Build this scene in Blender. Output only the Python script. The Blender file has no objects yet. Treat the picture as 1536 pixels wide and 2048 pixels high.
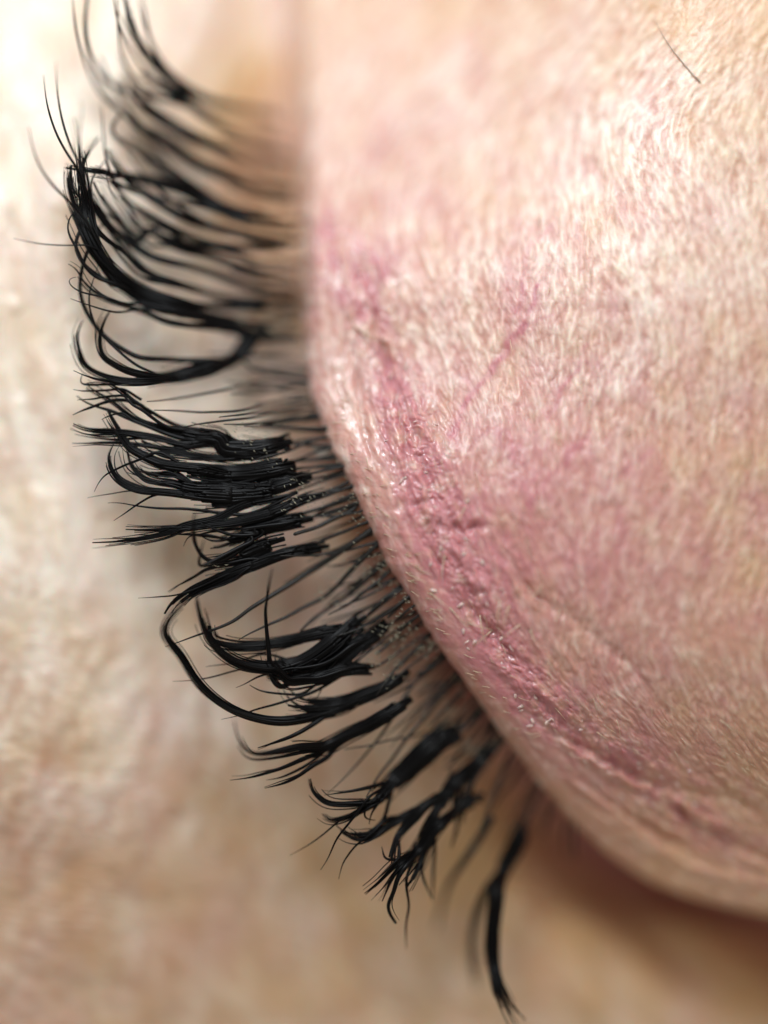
import bpy, math, random
import numpy as np
R = random.Random(7)
K = 0.0022                      # one photo pixel in centimetres (1 unit = 1 cm)
D = 3000.0                      # working distance of the macro lens, in photo pixels
scn = bpy.context.scene
scn.unit_settings.system = 'METRIC'
scn.unit_settings.scale_length = 0.01

# ---------------------------------------------------------------- camera, world, light
cam_d = bpy.data.cameras.new('camera'); cam = bpy.data.objects.new('camera', cam_d)
scn.collection.objects.link(cam); scn.camera = cam
cam.location = (0, 0, D * K)
cam_d.sensor_fit = 'VERTICAL'; cam_d.sensor_height = 36
cam_d.lens = 18 / (1024 / D)
cam_d.clip_start = 0.05; cam_d.clip_end = 500
cam_d.dof.use_dof = True
cam_d.dof.focus_distance = (D - 14) * K
cam_d.dof.aperture_fstop = (cam_d.lens * 1e-3) / (620 * K)

w = bpy.data.worlds.new('World'); scn.world = w; w.use_nodes = True
bg = w.node_tree.nodes['Background']
bg.inputs[0].default_value = (1.0, 0.90, 0.78, 1); bg.inputs[1].default_value = 0.38

def area(name, loc, target, size, power, col, sy=None):
    l = bpy.data.lights.new(name, 'AREA'); l.energy = power; l.color = col
    l.shape = 'RECTANGLE'; l.size = size; l.size_y = sy or size
    o = bpy.data.objects.new(name, l); scn.collection.objects.link(o)
    o.location = loc
    from mathutils import Vector
    o.rotation_euler = (Vector(target) - Vector(loc)).to_track_quat('-Z', 'Y').to_euler()
    return o
# a white lamp beyond the brow and a wide fill light added to brighten the skin
area('brow_lamp', (-0.7, 4.7, 4.3), (0.0, 0.8, 0), 2.0, 375, (0.90, 0.955, 1.0), 2.0)
area('fill_light', (3.2, 3.2, 7.0), (0, 0, 0), 3.5, 85, (1.0, 0.93, 0.84))
scn.view_settings.view_transform = 'Standard'; scn.view_settings.look = 'None'
scn.view_settings.exposure = 0.0; scn.view_settings.gamma = 1

# ---------------------------------------------------------------- maths helpers
def hsh(i, j, s):
    h = (i.astype(np.int64) * 374761393 + j.astype(np.int64) * 668265263 + s * 2147483647 + 1013904223) & 0xffffffff
    h = ((h ^ (h >> 13)) * 1274126177) & 0xffffffff
    h = ((h ^ (h >> 16)) * 2246822519) & 0xffffffff
    return ((h ^ (h >> 15)) & 0xffffff) / float(0xffffff)
def perlin(x, y, s=0):
    i = np.floor(x); j = np.floor(y); fx = x - i; fy = y - j
    u = fx*fx*fx*(fx*(fx*6-15)+10); v = fy*fy*fy*(fy*(fy*6-15)+10)
    def g(di, dj):
        a = hsh(i+di, j+dj, s) * 2*np.pi
        return np.cos(a)*(fx-di) + np.sin(a)*(fy-dj)
    a = g(0,0); b = g(1,0); c = g(0,1); d = g(1,1)
    return ((a+(b-a)*u) + ((c+(d-c)*u) - (a+(b-a)*u))*v) * 1.5
def fbm(x, y, s=0, o=3):
    r = 0; a = 1.0
    for k in range(o):
        r = r + a*perlin(x*2**k, y*2**k, s+17*k); a *= 0.5
    return r
def cells(x, y, s=0):
    i = np.floor(x); j = np.floor(y)
    f1 = np.full(x.shape, 9.0); f2 = np.full(x.shape, 9.0); cid = np.zeros(x.shape)
    for di in (-1, 0, 1):
        for dj in (-1, 0, 1):
            a = i+di; b = j+dj
            px = a + 0.1 + 0.8*hsh(a, b, s); py = b + 0.1 + 0.8*hsh(a, b, s+91)
            d = np.hypot(px-x, py-y)
            near = d < f1
            f2 = np.where(near, f1, np.minimum(f2, d))
            cid = np.where(near, hsh(a, b, s+7), cid)
            f1 = np.where(near, d, f1)
    return f1, f2, cid
def sst(a, b, x):
    t = np.clip((x-a)/(b-a), 0, 1); return t*t*(3-2*t)
def idw(x, y, table, p=3.0):
    n = 0; d = 0
    for (px, py, v) in table:
        ww = 1.0/(((x-px)**2+(y-py)**2)/1e4 + 0.15)**(p/2)
        n = n + ww*v; d = d + ww
    return n/d

# edge of the upper lid, photo pixels (x of the edge for each y)
EY = [-400,-150,0,150,300,450,560,650,740,820,900,960,1050,1120,1180,1250,1330,1400,1470,1550,1620,1690,1750,1785,1808,1826,1850,2300,2600]
EX = [560,575,584,590,593,598,602,606,613,630,664,698,735,770,808,850,905,955,1006,1066,1124,1192,1275,1342,1415,1500,1620,2300,2900]
_t = np.linspace(-400, 2600, 1501); _e = np.interp(_t, EY, EX)
_k = np.hanning(31); _k /= _k.sum()
_e = np.convolve(np.pad(_e, 15, mode='edge'), _k, 'valid')
def edge(y): return np.interp(y, _t, _e)
_sl = np.gradient(_e, _t); _h = np.hanning(221); _h /= _h.sum()
_sl = np.convolve(np.pad(_sl, 110, mode='edge'), _h, 'valid')
def ecos(y): return np.interp(y, _t, 1/np.sqrt(1+_sl*_sl))
# depth of the lash layer (photo pixels above the focal plane)
ZL = [(560,300,-330),(580,60,-380),(440,350,-150),(470,500,-110),(320,280,-140),(230,180,-120),(180,50,-40),(200,250,-60),(160,350,0),(160,500,5),
      (300,430,-80),(500,600,-120),(600,600,-200),(600,700,-170),(300,600,-45),(200,600,-5),(150,750,5),(250,750,0),(400,750,-40),(520,720,-110),(600,780,-110),
      (250,850,5),(450,850,-8),(620,880,-40),(350,950,8),(550,950,0),(680,980,-20),(300,1050,10),(550,1080,0),(720,1060,-15),(450,1150,5),(380,1250,10),
      (650,1180,-40),(780,1160,-35),(650,1300,-5),(800,1210,-10),(840,1280,-45),(500,1400,0),(750,1400,-20),(900,1400,-80),(560,1500,5),(700,1480,-30),
      (850,1550,-55),(980,1480,-110),(700,1620,5),(850,1650,-30),(780,1750,10),(960,1620,-90),(1060,1600,-170),(1020,1700,-130),(1000,1850,-75),(1020,2040,-30),(910,1750,-60)]
def zlash(x, y): return idw(x, y, ZL, 4.0)
EZ = [(-400,-560),(0,-460),(300,-370),(450,-270),(560,-175),(650,-130),(740,-95),(820,-60),(900,-25),(1000,0),(1200,5),(1330,-10),(1450,-45),(1550,-90),(1650,-130),(1800,-150),(2100,-180),(2600,-180)]
_z = np.interp(_t, [a for a,b in EZ], [b for a,b in EZ]); _h2 = np.hanning(121); _h2 /= _h2.sum()
_z = np.convolve(np.pad(_z, 60, mode='edge'), _h2, 'valid')
def zedge(y): return np.interp(y, _t, _z)
def world(px, py, z):                       # photo pixel at a given height -> centimetres
    f = (D - z)/D
    return (px-768)*f*K, (1024-py)*f*K, z*K

# ---------------------------------------------------------------- skin
ANG = [(800,200,-42),(900,350,-22),(1050,120,-50),(1300,120,-38),(1150,330,0),(1300,420,16),(1450,500,10),(850,520,14),(850,700,20),(760,620,6),(1000,800,8),
       (1200,800,-3),(1400,850,-4),(1300,1150,-12),(1450,1150,-15),(1050,1150,18),(1000,1350,45),(1200,1480,48),(1400,1600,50),(1400,1350,25),(1200,1250,5),
       (1300,1750,48),(700,900,25),(650,600,0),(630,200,-12),(100,1500,-18),(50,1800,-20),(450,1300,-4),(500,1900,12),(900,1950,32),(1250,2000,42),(80,700,-6)]
def grain(x, y, ang, sx, sy, kind, seed):
    out = 0; n = 0
    for k, a0 in enumerate(range(-60, 61, 20)):
        wt = np.clip(1-np.abs(ang-a0)/20.0, 0, 1)
        m = wt > 0
        if not m.any(): continue
        t = math.radians(a0); xm = x[m]; ym = y[m]
        u = (xm*math.cos(t) - ym*math.sin(t)); v = (xm*math.sin(t) + ym*math.cos(t))
        wx = perlin(u/70, v/90, seed+3)*12; v = v + perlin(u/22, v/60, seed+5)*sy*0.8
        if kind == 'p': val = perlin((u+wx)/sx, v/sy, seed+k*31)
        elif kind == 'ridge': val = 1-np.abs(perlin((u+wx)/sx, v/sy, seed+k*31))*2.4
        else:
            f1, f2, c = cells((u+wx)/sx, v/sy, seed+k*31)
            val = np.clip((f2-f1)*1.9, 0, 1)**0.7 - 0.55 + 0.35*(c-0.5)
        o = np.zeros(x.shape); o[m] = val
        out = out + o*wt; n = n + wt*wt
    return out/np.sqrt(np.maximum(n, 1e-6))
def seg_dist(x, y, pts):
    best = np.full(x.shape, 1e9); tt = np.zeros(x.shape); n = len(pts)-1
    for i in range(n):
        ax, ay = pts[i]; bx, by = pts[i+1]
        dx, dy = bx-ax, by-ay
        t = np.clip(((x-ax)*dx+(y-ay)*dy)/(dx*dx+dy*dy), 0, 1)
        d = np.hypot(x-ax-t*dx, y-ay-t*dy)
        tt = np.where(d < best, (i+t)/n, tt); best = np.minimum(best, d)
    return best, tt

def blob(X, Yy, cx, cy, rx, ry, deg=0):
    t = math.radians(deg); u = (X-cx)*math.cos(t)+(Yy-cy)*math.sin(t); v = -(X-cx)*math.sin(t)+(Yy-cy)*math.cos(t)
    return np.exp(-((u/rx)**2+(v/ry)**2))
YS = np.concatenate([np.arange(-620, -20, 20), np.arange(-20, 1900, 2.4), np.arange(1900, 2200, 6), np.arange(2200, 2700, 20)])
lowx = np.linspace(0, 1, 120)                  # left part, fraction from the left border to under the lid
wall = np.linspace(0, 1, 16)[1:]
roll = (np.linspace(0, 1, 40)[1:])**1.6                          # rounded lid border
TX = np.arange(1, 411)/410.0
NY = len(YS)
Y = YS[:, None]
E = edge(Y) + 3.0*perlin(Y/46, Y*0+.4, 21) + 2.0*perlin(Y/17, Y*0+.7, 22); ZE = zedge(Y)
cosn = ecos(Y)
UND = 34/cosn                                                    # how far the opening runs in under the lid
def zlow(x, y):
    t = (x - 0)/600.0
    z = -115 - 100*sst(0.0, 0.9, t) + 25*sst(900, 1500, y)*sst(700, 100, x)
    z = z - 140*sst(800, 100, y)*sst(100, 560, x)
    e = edge(y); d = (e-x)*ecos(y)
    z = z - (25+280*sst(1400, 1680, y))*np.exp(-np.clip(d, 0, None)/(70+60*sst(1350, 1650, y)))                   # falls away towards the closed eye
    z = z - 40*sst(1500, 2048, y) - 60*sst(1000, 1500, x)
    lim = zedge(y) - 60 - 30*sst(1300, 1600, y) + 260*sst(40, 330, d)
    z = z - 12*np.logaddexp(0, (z - lim)/12)
    z = z + 12*perlin(x/260, y/380, 5) + 10*perlin(x/110, y/210, 6)
    # long soft creases of the lower lid at the bottom right
    for pts, a, wd in (([(1000,1560),(1200,1790),(1400,1990),(1560,2120)], -34, 26), ([(930,1640),(1080,1860),(1260,2080)], 20, 40),
                       ([(1260,1830),(1420,1950),(1600,2080)], -30, 22), ([(600,1700),(680,1900),(720,2080)], 16, 45), ([(560,1640),(600,1850),(610,2080)], -12, 20)):
        dd, t_ = seg_dist(x, y, pts); z = z + a*np.exp(-(dd/wd)**2)
    return z
xs = []; zs = []
# lower face
XL = -260 + (E + UND + 260)*(1-(1-lowx[None, :])**1.15)
XL = np.where(lowx[None, :] < 0.06, XL - 520*(1-lowx[None, :]/0.06)**1.5, XL)
ZLw = zlow(XL, Y + 0*XL)
xs.append(XL); zs.append(ZLw)
# under side of the lid, coming back out to its border
tw = wall[None, :]
z0 = ZLw[:, -1:]
XW = E + UND*(1-tw**1.3) + 3*perlin(tw*3, Y/30, 9); ZW = z0 + (ZE - 26 - z0)*tw**0.8
xs.append(XW); zs.append(ZW)
RW = (46 + 22*sst(500, 900, Y))/cosn; RH = 30 + 8*sst(300, 1000, Y) - 10*sst(1450, 1900, Y) + 110*sst(760, 420, Y)
tr = roll[None, :]
XR = E + RW*tr; ZR = ZE - 26 + (RH+26)*np.sqrt(1-(1-tr)**2)
xs.append(XR); zs.append(ZR)
XF = E + RW + (1640 - E - RW)*TX[None, :]
XF = np.maximum(XF, E + RW + TX[None, :]*8)
XF = np.concatenate([XF, XF[:, -1:] + 30.0*np.arange(1, 29)[None, :]], 1)
xs.append(XF); 
dF = (XF - E)*cosn
def zlid(x, y, d):
    base = zedge(y)
    z = base + 0*x
    z = z + (30 + 8*sst(300, 1000, y) - 10*sst(1450, 1900, y) + 110*sst(760, 420, y))
    z = z + 85*(1-np.exp(-np.clip(d-60, 0, None)/520.0))*(0.5+0.5*sst(200, 700, y))*(1-0.55*sst(1350, 1800, y))
    # far from the border the height no longer follows the corner of the eye
    tgt = 72 - 230*sst(620, -60, y)*sst(1700, 700, x) + 10*sst(500,-60,y)
    z = z + (tgt - z)*sst(180, 820, d)*0.96
    return z
ZF = zlid(XF, Y + 0*XF, dF)
off = ZR[:, -1:] - ZF[:, :1]
ZF = ZF + off*np.exp(-(XF-XF[:, :1])/60)
zs.append(ZF)
PX = np.concatenate(xs, 1); PZ = np.concatenate(zs, 1); PY = np.repeat(Y, PX.shape[1], 1)
nL = XL.shape[1]; nW = XW.shape[1]; nR = XR.shape[1]
isLid = np.zeros(PX.shape); isLid[:, nL+nW:] = 1
isWall = np.zeros(PX.shape); isWall[:, nL:nL+nW] = 1
d = (PX - E)*cosn
ANGm = idw(PX, PY, ANG, 4.0) + 6*perlin(PX/140, PY/140, 77)

S = slice(nL+nW, None)
x = PX[:, S]; y = PY[:, S]; dd = d[:, S]; an = ANGm[:, S]
# flattened relief close to the free border, strongest over the lid plate
lowamp = 0.55 - 0.25*sst(800, 950, y) + 0.45*sst(1450, 1620, y)
amp = lowamp + (1-lowamp)*sst(40, 120, dd)
g1 = grain(x, y, an, 13, 36, 'c', 100)
g2 = grain(x, y, an, 7, 34, 'c', 300)
g3 = grain(x, y, an, 20, 66, 'p', 500)
g5 = grain(x, y, an, 10, 36, 'p', 800)
g4 = grain(x, y, an, 5, 14, 'p', 700)
g6 = grain(x, y, np.clip(an*0.4-22, -60, 60), 12, 30, 'p', 850)
bmp = (1.8*g1 + 0.8*g2 + 2.6*g3 + 0.5*g4 + 1.9*g5 + 1.3*g6)*(1-0.3*sst(420, 150, y))*(1-0.2*sst(1000, 1200, x)*sst(800,600,y))
# crease band along the lid: net of fine folds running with the border
cre = [(640,380),(690,480),(735,600),(790,760),(832,880),(866,980),(880,1060),(930,1160),(985,1270),(1060,1390),(1180,1490),(1310,1590),(1430,1670),(1600,1740)]
cd, ct = seg_dist(x, y, cre)
band = np.exp(-(cd/58)**2)*sst(330, 520, y)
low = np.clip((edge(y)+150/ecos(y) - x)/90, 0, 1)
lines = 0
for k, (f, a) in enumerate(((9, 1.0), (21, 1.6), (13, 1.1))):
    q = dd/f + 1.5*perlin(x/80, y/130, 40+k) + 0.7*perlin(x/25, y/60, 44+k)
    lines = lines + a*(1-np.abs(np.sin(q))*1.6)*(0.35+0.65*sst(-0.3, 0.4, perlin(x/55, y/90, 50+k)))
net = grain(x, y, an, 34, 60, 'c', 900)
f1, f2, cc = cells(x/17 + perlin(x/30, y/30, 61), y/15 + perlin(x/30, y/30, 62), 63)
peb = np.clip((f2-f1)*1.6, 0, 1)
near = sst(25, 70, dd)*(1-sst(150, 260, dd))*sst(380, 560, y)*(1-0.5*sst(1350, 1600, y))
bmp = bmp*(1-0.35*band) + 2.9*lines*near + band*(4.2*net + 4.0*peb - 8*np.exp(-(cd/9)**2)*(0.4+0.6*sst(-0.2, 0.4, perlin(x/40, y/40, 64))))
flk_ = grain(x, y, an, 20, 40, 'c', 950)
bmp = bmp + band*2.0*flk_
bmp = bmp + 7*perlin(x/60, y/80, 70)*band + 5*perlin(x/90, y/150, 71)
# single folds drawn as they lie
FOLD = [([(1150,1620),(1230,1680),(1330,1740),(1440,1780),(1536,1800)], -5, 8), ([(1180,1610),(1290,1680),(1400,1740),(1536,1770)], 5, 9), ([(1060,1500),(1140,1580),(1220,1640),(1300,1690)], -5, 8),
        ([(1210,1560),(1330,1610),(1460,1670),(1536,1730)], -5, 9), ([(1280,1640),(1380,1720),(1470,1750)], -5, 7), ([(1100,1540),(1200,1600),(1280,1660)], 4, 7), ([(1010,1430),(1080,1510),(1140,1560)], -4, 7),
        ([(690,470),(700,560),(708,640),(716,720),(728,790)], 4, 5), ([(735,560),(752,640),(772,720),(795,790),(812,870),(816,930)], -9, 7), ([(660,450),(652,560),(655,640)], -5, 6),
        ([(704,640),(712,652),(735,665),(760,675),(795,690)], 5, 4), ([(690,668),(712,720),(718,790),(728,860),(750,930)], -7, 6), ([(720,930),(742,1000),(765,1040),(800,1085),(850,1140),(900,1200)], -6, 6),
        ([(775,1020),(840,1005),(880,1000)], -5, 8), ([(880,1050),(930,1062),(975,1050)], -7, 9), ([(850,1080),(880,1130),(890,1180)], -8, 8), ([(905,1190),(960,1235),(1010,1290),(1060,1340)], -8, 9),
        ([(960,1300),(1000,1340),(1050,1370),(1110,1400)], 8, 10), ([(1030,1420),(1100,1460),(1200,1510),(1290,1560)], -9, 9), ([(1080,1450),(1180,1520),(1260,1560),(1350,1610)], 7, 9),
        ([(1290,1560),(1340,1600),(1380,1650),(1450,1690),(1536,1710)], -7, 12), ([(1230,1580),(1330,1640),(1430,1710),(1536,1750)], -4, 8), ([(1120,1480),(1240,1540),(1380,1600),(1500,1680)], -3.5, 7), ([(1340,1500),(1440,1570),(1540,1650)], -4, 9), ([(1160,1560),(1260,1630),(1360,1690),(1450,1740)], -9, 9), ([(1200,1500),(1300,1560),(1420,1590),(1540,1620)], -7, 12),
        ([(1340,1590),(1400,1640),(1480,1660)], 10, 12), ([(640,420),(700,380),(760,320),(850,220),(950,110)], -7, 14), ([(600,520),(680,430),(740,330),(770,250),(830,200)], 5, 14),
        ([(760,940),(780,980),(800,1060),(830,1110)], 6, 7), ([(1010,1110),(1060,1180),(1120,1230)], -6, 9), ([(1090,1190),(1180,1260),(1260,1330),(1330,1420)], -5, 14)]
for pts, a, wd in FOLD:
    x0 = min(p[0] for p in pts)-60; x1 = max(p[0] for p in pts)+60; y0 = min(p[1] for p in pts)-60; y1 = max(p[1] for p in pts)+60
    m = (x > x0) & (x < x1) & (y > y0) & (y < y1)
    xm = x[m] + 7*perlin(x[m]/24, y[m]/24, 81); ym = y[m] + 7*perlin(x[m]/24, y[m]/24, 82)
    q, t_ = seg_dist(xm, ym, pts)
    o = np.zeros(x.shape); o[m] = 1.5*a*np.exp(-(q/wd)**2)*np.sin(np.pi*np.clip(t_, .04, .96))**.4
    bmp = bmp + o
PZ[:, S] += bmp*amp*1.0
# cheek and lower lid
Sl = slice(0, nL+nW)
xl = PX[:, Sl]; yl = PY[:, Sl]; al = ANGm[:, Sl]
PZ[:, Sl] += (4*grain(xl, yl, al, 22, 60, 'c', 1100) + 9*grain(xl, yl, al, 34, 110, 'p', 1200))*(1-0.7*isWall[:, Sl])*sst(0, 60, np.abs(edge(yl)-xl)+20)

# ---- colour masks: blood, tan, pale (skin pigment plus painted light and shade)
red = np.zeros(PX.shape); tan = np.zeros(PX.shape); pale = np.zeros(PX.shape)
nz = fbm(PX/90, PY/120, 200, 3); nz2 = grain(PX, PY, ANGm, 20, 70, 'p', 1500); nz3 = fbm(PX/28, PY/34, 210, 3)
rl = 0.20 + 0.16*sst(500, 1100, y)*sst(1500, 1000, x) - 0.08*sst(1350, 1700, y) + 0*x
rl = rl + 0.40*band*(1-0.45*sst(1350, 1600, y))*(0.8+0.9*nz3[:, S]+0.5*nz2[:, S]) 
for (cx, cy, rx, ry, dg, a) in ((745,560,28,70,20,.5),(780,850,40,70,20,.5),(830,960,32,70,30,.55),(665,510,30,80,0,.5),(640,640,30,100,0,.25),(1020,1000,190,170,0,.22),(900,1130,110,130,30,.4),
        (1060,640,70,90,0,.28),(1180,950,140,150,0,.2),(1270,1100,140,140,0,.16),(1050,1390,120,60,35,.4),(1380,1640,110,30,25,.35),(1300,1530,120,40,30,.3),(870,150,120,25,-45,.25),(760,300,60,30,-55,.3),
        (1290,1420,60,50,0,.2),(960,1320,90,50,40,.35),(1130,560,60,120,0,.15)):
    rl = rl + 0.6*a*blob(x, y, cx, cy, rx, ry, dg)*(1+0.7*nz3[:, S])
VEIN = [([(1100,835),(1130,775),(1155,735),(1170,690)], 9, .3), ([(1060,1010),(1100,960),(1140,905),(1190,860)], 12, .25), ([(940,800),(925,740),(905,690)], 7, .2), ([(1010,700),(1040,610),(1050,520),(1095,450)], 12, .22), ([(1200,980),(1260,930),(1310,900)], 12, .2), ([(760,560),(800,500),(860,450),(900,380)], 10, .2), ([(820,330),(870,250),(940,180),(980,110)], 16, .28), ([(1300,560),(1350,640),(1365,720)], 10, .18), ([(900,870),(940,800),(985,740),(1030,680),(1060,620),(1080,570)], 11, .42), ([(985,740),(1010,690),(1050,650),(1100,630)], 8, .25), ([(880,1050),(930,1060),(975,1045)], 9, .5), ([(1150,740),(1110,800),(1060,860)], 14, .2),
        ([(1000,870),(1060,930),(1110,1010)], 20, .16), ([(1230,640),(1240,560),(1210,480)], 14, .12), ([(905,1130),(960,1120),(990,1160),(1010,1210)], 9, .3), ([(850,1090),(880,1160),(920,1200)], 12, .4)]
for pts, wd, a in VEIN:
    q, t_ = seg_dist(x + 10*perlin(x/40, y/40, 90), y, pts); rl = rl + 0.95*a*np.exp(-(q/(0.65*wd*(1.25-0.6*t_)))**2)*(1+0.25*nz3[:, S])
vn = np.clip(1-np.abs(perlin((x+0.4*y)/120 + 0.3*perlin(x/50, y/50, 271), (y-0.3*x)/190, 270))*9, 0, 1)**2*sst(-.1, .35, perlin(x/260, y/260, 272))
rl = rl + 0.22*vn*sst(80, 200, dd) + 0.10*grain(x, y, an, 14, 40, 'p', 1600)
rl = rl + 0.20*nz[:, S]*sst(60, 200, dd) + 0.10*nz2[:, S]
rl = rl*(1-0.45*sst(60, 10, dd)*sst(1250, 1500, y))*(0.40+0.60*sst(0, 450, y + (dd-300)*-0.1))*(1-0.35*sst(1280, 1536, x)*sst(900, 500, y))
red[:, S] = rl
wet = np.zeros(PX.shape) + 0.22; wet[:, S] = np.clip(np.maximum(band, 0.8*near)*(0.55+0.9*fbm(x/18, y/22, 260, 2)), 0, 1)
tl = 0.08 + 0.26*fbm(x/140, y/160, 220, 3) + 0.24*sst(1250, 1500, x) + 0.32*sst(1350, 1700, y) + 0.3*blob(x, y, 985, 95, 30, 18) + 0.25*blob(x, y, 1440, 900, 90, 80) + 0.2*blob(x, y, 1500, 80, 60, 60)
tan[:, S] = tl + 0.3*sst(250, 0, y)
pl = 0.36 + 0.26*g1 + 0.40*g3 + 0.38*g5 + 0.1*g2 + 0.2*g6 + 0.25*sst(500, 150, np.hypot(x-1350, y-350)) - 0.34*sst(700, 1250, y)
pale[:, S] = pl
ql = grain(xl, yl, al, 30, 84, 'p', 1300)
dl = (edge(yl)-xl)*ecos(yl)
pale[:, Sl] = 0.62 + 0.62*ql + 0.42*grain(xl, yl, al, 16, 44, 'p', 1350) + 0.55*np.exp(-np.clip(dl, 0, None)/190)*sst(560, 750, yl)*sst(1450, 1250, yl) + 0.5*sst(1750, 950, yl)*sst(640, 250, xl) + 0.25*fbm(xl/120, yl/160, 230, 3)  # overexposed glare at left and light between lash roots put into pale
tan[:, Sl] = 0.24 + 0.6*sst(1500, 1700, yl)*np.exp(-np.clip(dl, 0, None)/110) + 0.32*fbm(xl/110, yl/170, 240, 3) + 0.36*sst(1200, 1900, yl) + 0.4*sst(1350,1600,yl)*np.exp(-np.clip(dl, 0, None)/140) + 1.0*np.exp(-np.clip(dl, 0, None)/95)*sst(60, 200, yl)*(1-0.55*sst(560, 750, yl)*sst(1450, 1250, yl)) + 0.15*blob(xl, yl, 480, 160, 110, 110) + 0.6*blob(xl, yl, 540, 330, 130, 230) + 0.25*blob(xl, yl, 1150, 1850, 120, 60, 45)  # brown skin tone, plus shade beneath the lid edge put into tan
red[:, Sl] = 0.02 + 0.22*np.exp(-np.clip(dl, 0, None)/80) + 0.14*fbm(xl/130, yl/200, 250, 3) + 0.16*blob(xl, yl, 100, 1650, 200, 130) + 0.2*blob(xl, yl, 40, 1950, 200, 160) + 0.12*blob(xl, yl, 420, 1850, 160, 120) + 0.5*np.exp(-np.clip(dl, 0, None)/45)*sst(850, 1500, yl) + 0.15*blob(xl, yl, 620, 1150, 120, 60, 60)  # red along the lid edge also carries the painted shade beneath it
red[:, Sl] += 0.25*isWall[:, Sl] + 0.12*blob(xl, yl, 550, 350, 90, 220)

f = (D-PZ)/D
V = np.stack([(PX-768)*f*K, (1024-PY)*f*K, PZ*K], -1).reshape(-1, 3)
ny, nx = PX.shape
idx = np.arange(ny*nx).reshape(ny, nx)
F = np.stack([idx[:-1, :-1], idx[1:, :-1], idx[1:, 1:], idx[:-1, 1:]], -1).reshape(-1, 4)
def grid_mesh(name, V, F, mat):
    me = bpy.data.meshes.new(name)
    me.vertices.add(len(V)); me.vertices.foreach_set('co', V.astype(np.float32).ravel())
    n = F.shape[1]
    me.loops.add(F.size); me.loops.foreach_set('vertex_index', F.astype(np.int32).ravel())
    me.polygons.add(len(F)); me.polygons.foreach_set('loop_start', np.arange(0, F.size, n, dtype=np.int32))
    me.update(calc_edges=True)
    me.polygons.foreach_set('use_smooth', np.ones(len(F), dtype=bool))
    me.materials.append(mat); me.update()
    return me

# ---------------------------------------------------------------- materials
def mk(name):
    m = bpy.data.materials.new(name); m.use_nodes = True
    return m, m.node_tree, m.node_tree.nodes['Principled BSDF']
skin, nt, P = mk('skin')
N = nt.nodes; L = nt.links
att = N.new('ShaderNodeAttribute'); att.attribute_name = 'pigment_light'
sep = N.new('ShaderNodeSeparateColor'); L.new(att.outputs['Color'], sep.inputs[0])
def mix(a, b, fac):
    n = N.new('ShaderNodeMix'); n.data_type = 'RGBA'; n.clamp_factor = True
    for sock, v in ((n.inputs['A'], a), (n.inputs['B'], b)):
        if isinstance(v, tuple): sock.default_value = v + (1,)
        else: L.new(v, sock)
    L.new(fac, n.inputs['Factor']); return n.outputs['Result']
c = mix((0.60, 0.365, 0.285), (0.93, 0.855, 0.76), sep.outputs[2])
c = mix(c, (0.62, 0.41, 0.21), sep.outputs[1])
c = mix(c, (0.53, 0.20, 0.24), sep.outputs[0])
tc = N.new('ShaderNodeTexCoord')
no = N.new('ShaderNodeTexNoise'); no.inputs['Scale'].default_value = 26; no.inputs['Detail'].default_value = 6; L.new(tc.outputs['Object'], no.inputs['Vector'])
mr = N.new('ShaderNodeMapRange'); mr.inputs[1].default_value = .3; mr.inputs[2].default_value = .7; mr.inputs[3].default_value = .92; mr.inputs[4].default_value = 1.06
L.new(no.outputs[0], mr.inputs[0])
hv = N.new('ShaderNodeHueSaturation'); L.new(c, hv.inputs['Color']); L.new(mr.outputs[0], hv.inputs['Value'])
L.new(hv.outputs[0], P.inputs['Base Color'])
P.subsurface_method = 'RANDOM_WALK'
P.inputs['Subsurface Weight'].default_value = 0.75
P.inputs['Subsurface Radius'].default_value = (1.0, 0.42, 0.28)
P.inputs['Subsurface Scale'].default_value = 0.04
P.inputs['IOR'].default_value = 1.45
wm = N.new('ShaderNodeMath'); wm.operation = 'MULTIPLY'; wm.inputs[1].default_value = 1.0; L.new(att.outputs['Alpha'], wm.inputs[0]); L.new(wm.outputs[0], P.inputs['Coat Weight']); P.inputs['Coat Roughness'].default_value = 0.16
r2 = N.new('ShaderNodeMapRange'); r2.inputs[1].default_value = .35; r2.inputs[2].default_value = .65; r2.inputs[3].default_value = .33; r2.inputs[4].default_value = .50
n2 = N.new('ShaderNodeTexNoise'); n2.inputs['Scale'].default_value = 9; n2.inputs['Detail'].default_value = 3; L.new(tc.outputs['Object'], n2.inputs['Vector'])
L.new(n2.outputs[0], r2.inputs[0]); L.new(r2.outputs[0], P.inputs['Roughness'])
P.inputs['Specular IOR Level'].default_value = 0.45
n3 = N.new('ShaderNodeTexNoise'); n3.inputs['Scale'].default_value = 75; n3.inputs['Detail'].default_value = 3; L.new(tc.outputs['Object'], n3.inputs['Vector'])
bp = N.new('ShaderNodeBump'); bp.inputs['Strength'].default_value = 0.35; bp.inputs['Distance'].default_value = 0.006
L.new(n3.outputs[0], bp.inputs['Height']); L.new(bp.outputs[0], P.inputs['Normal'])

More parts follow.
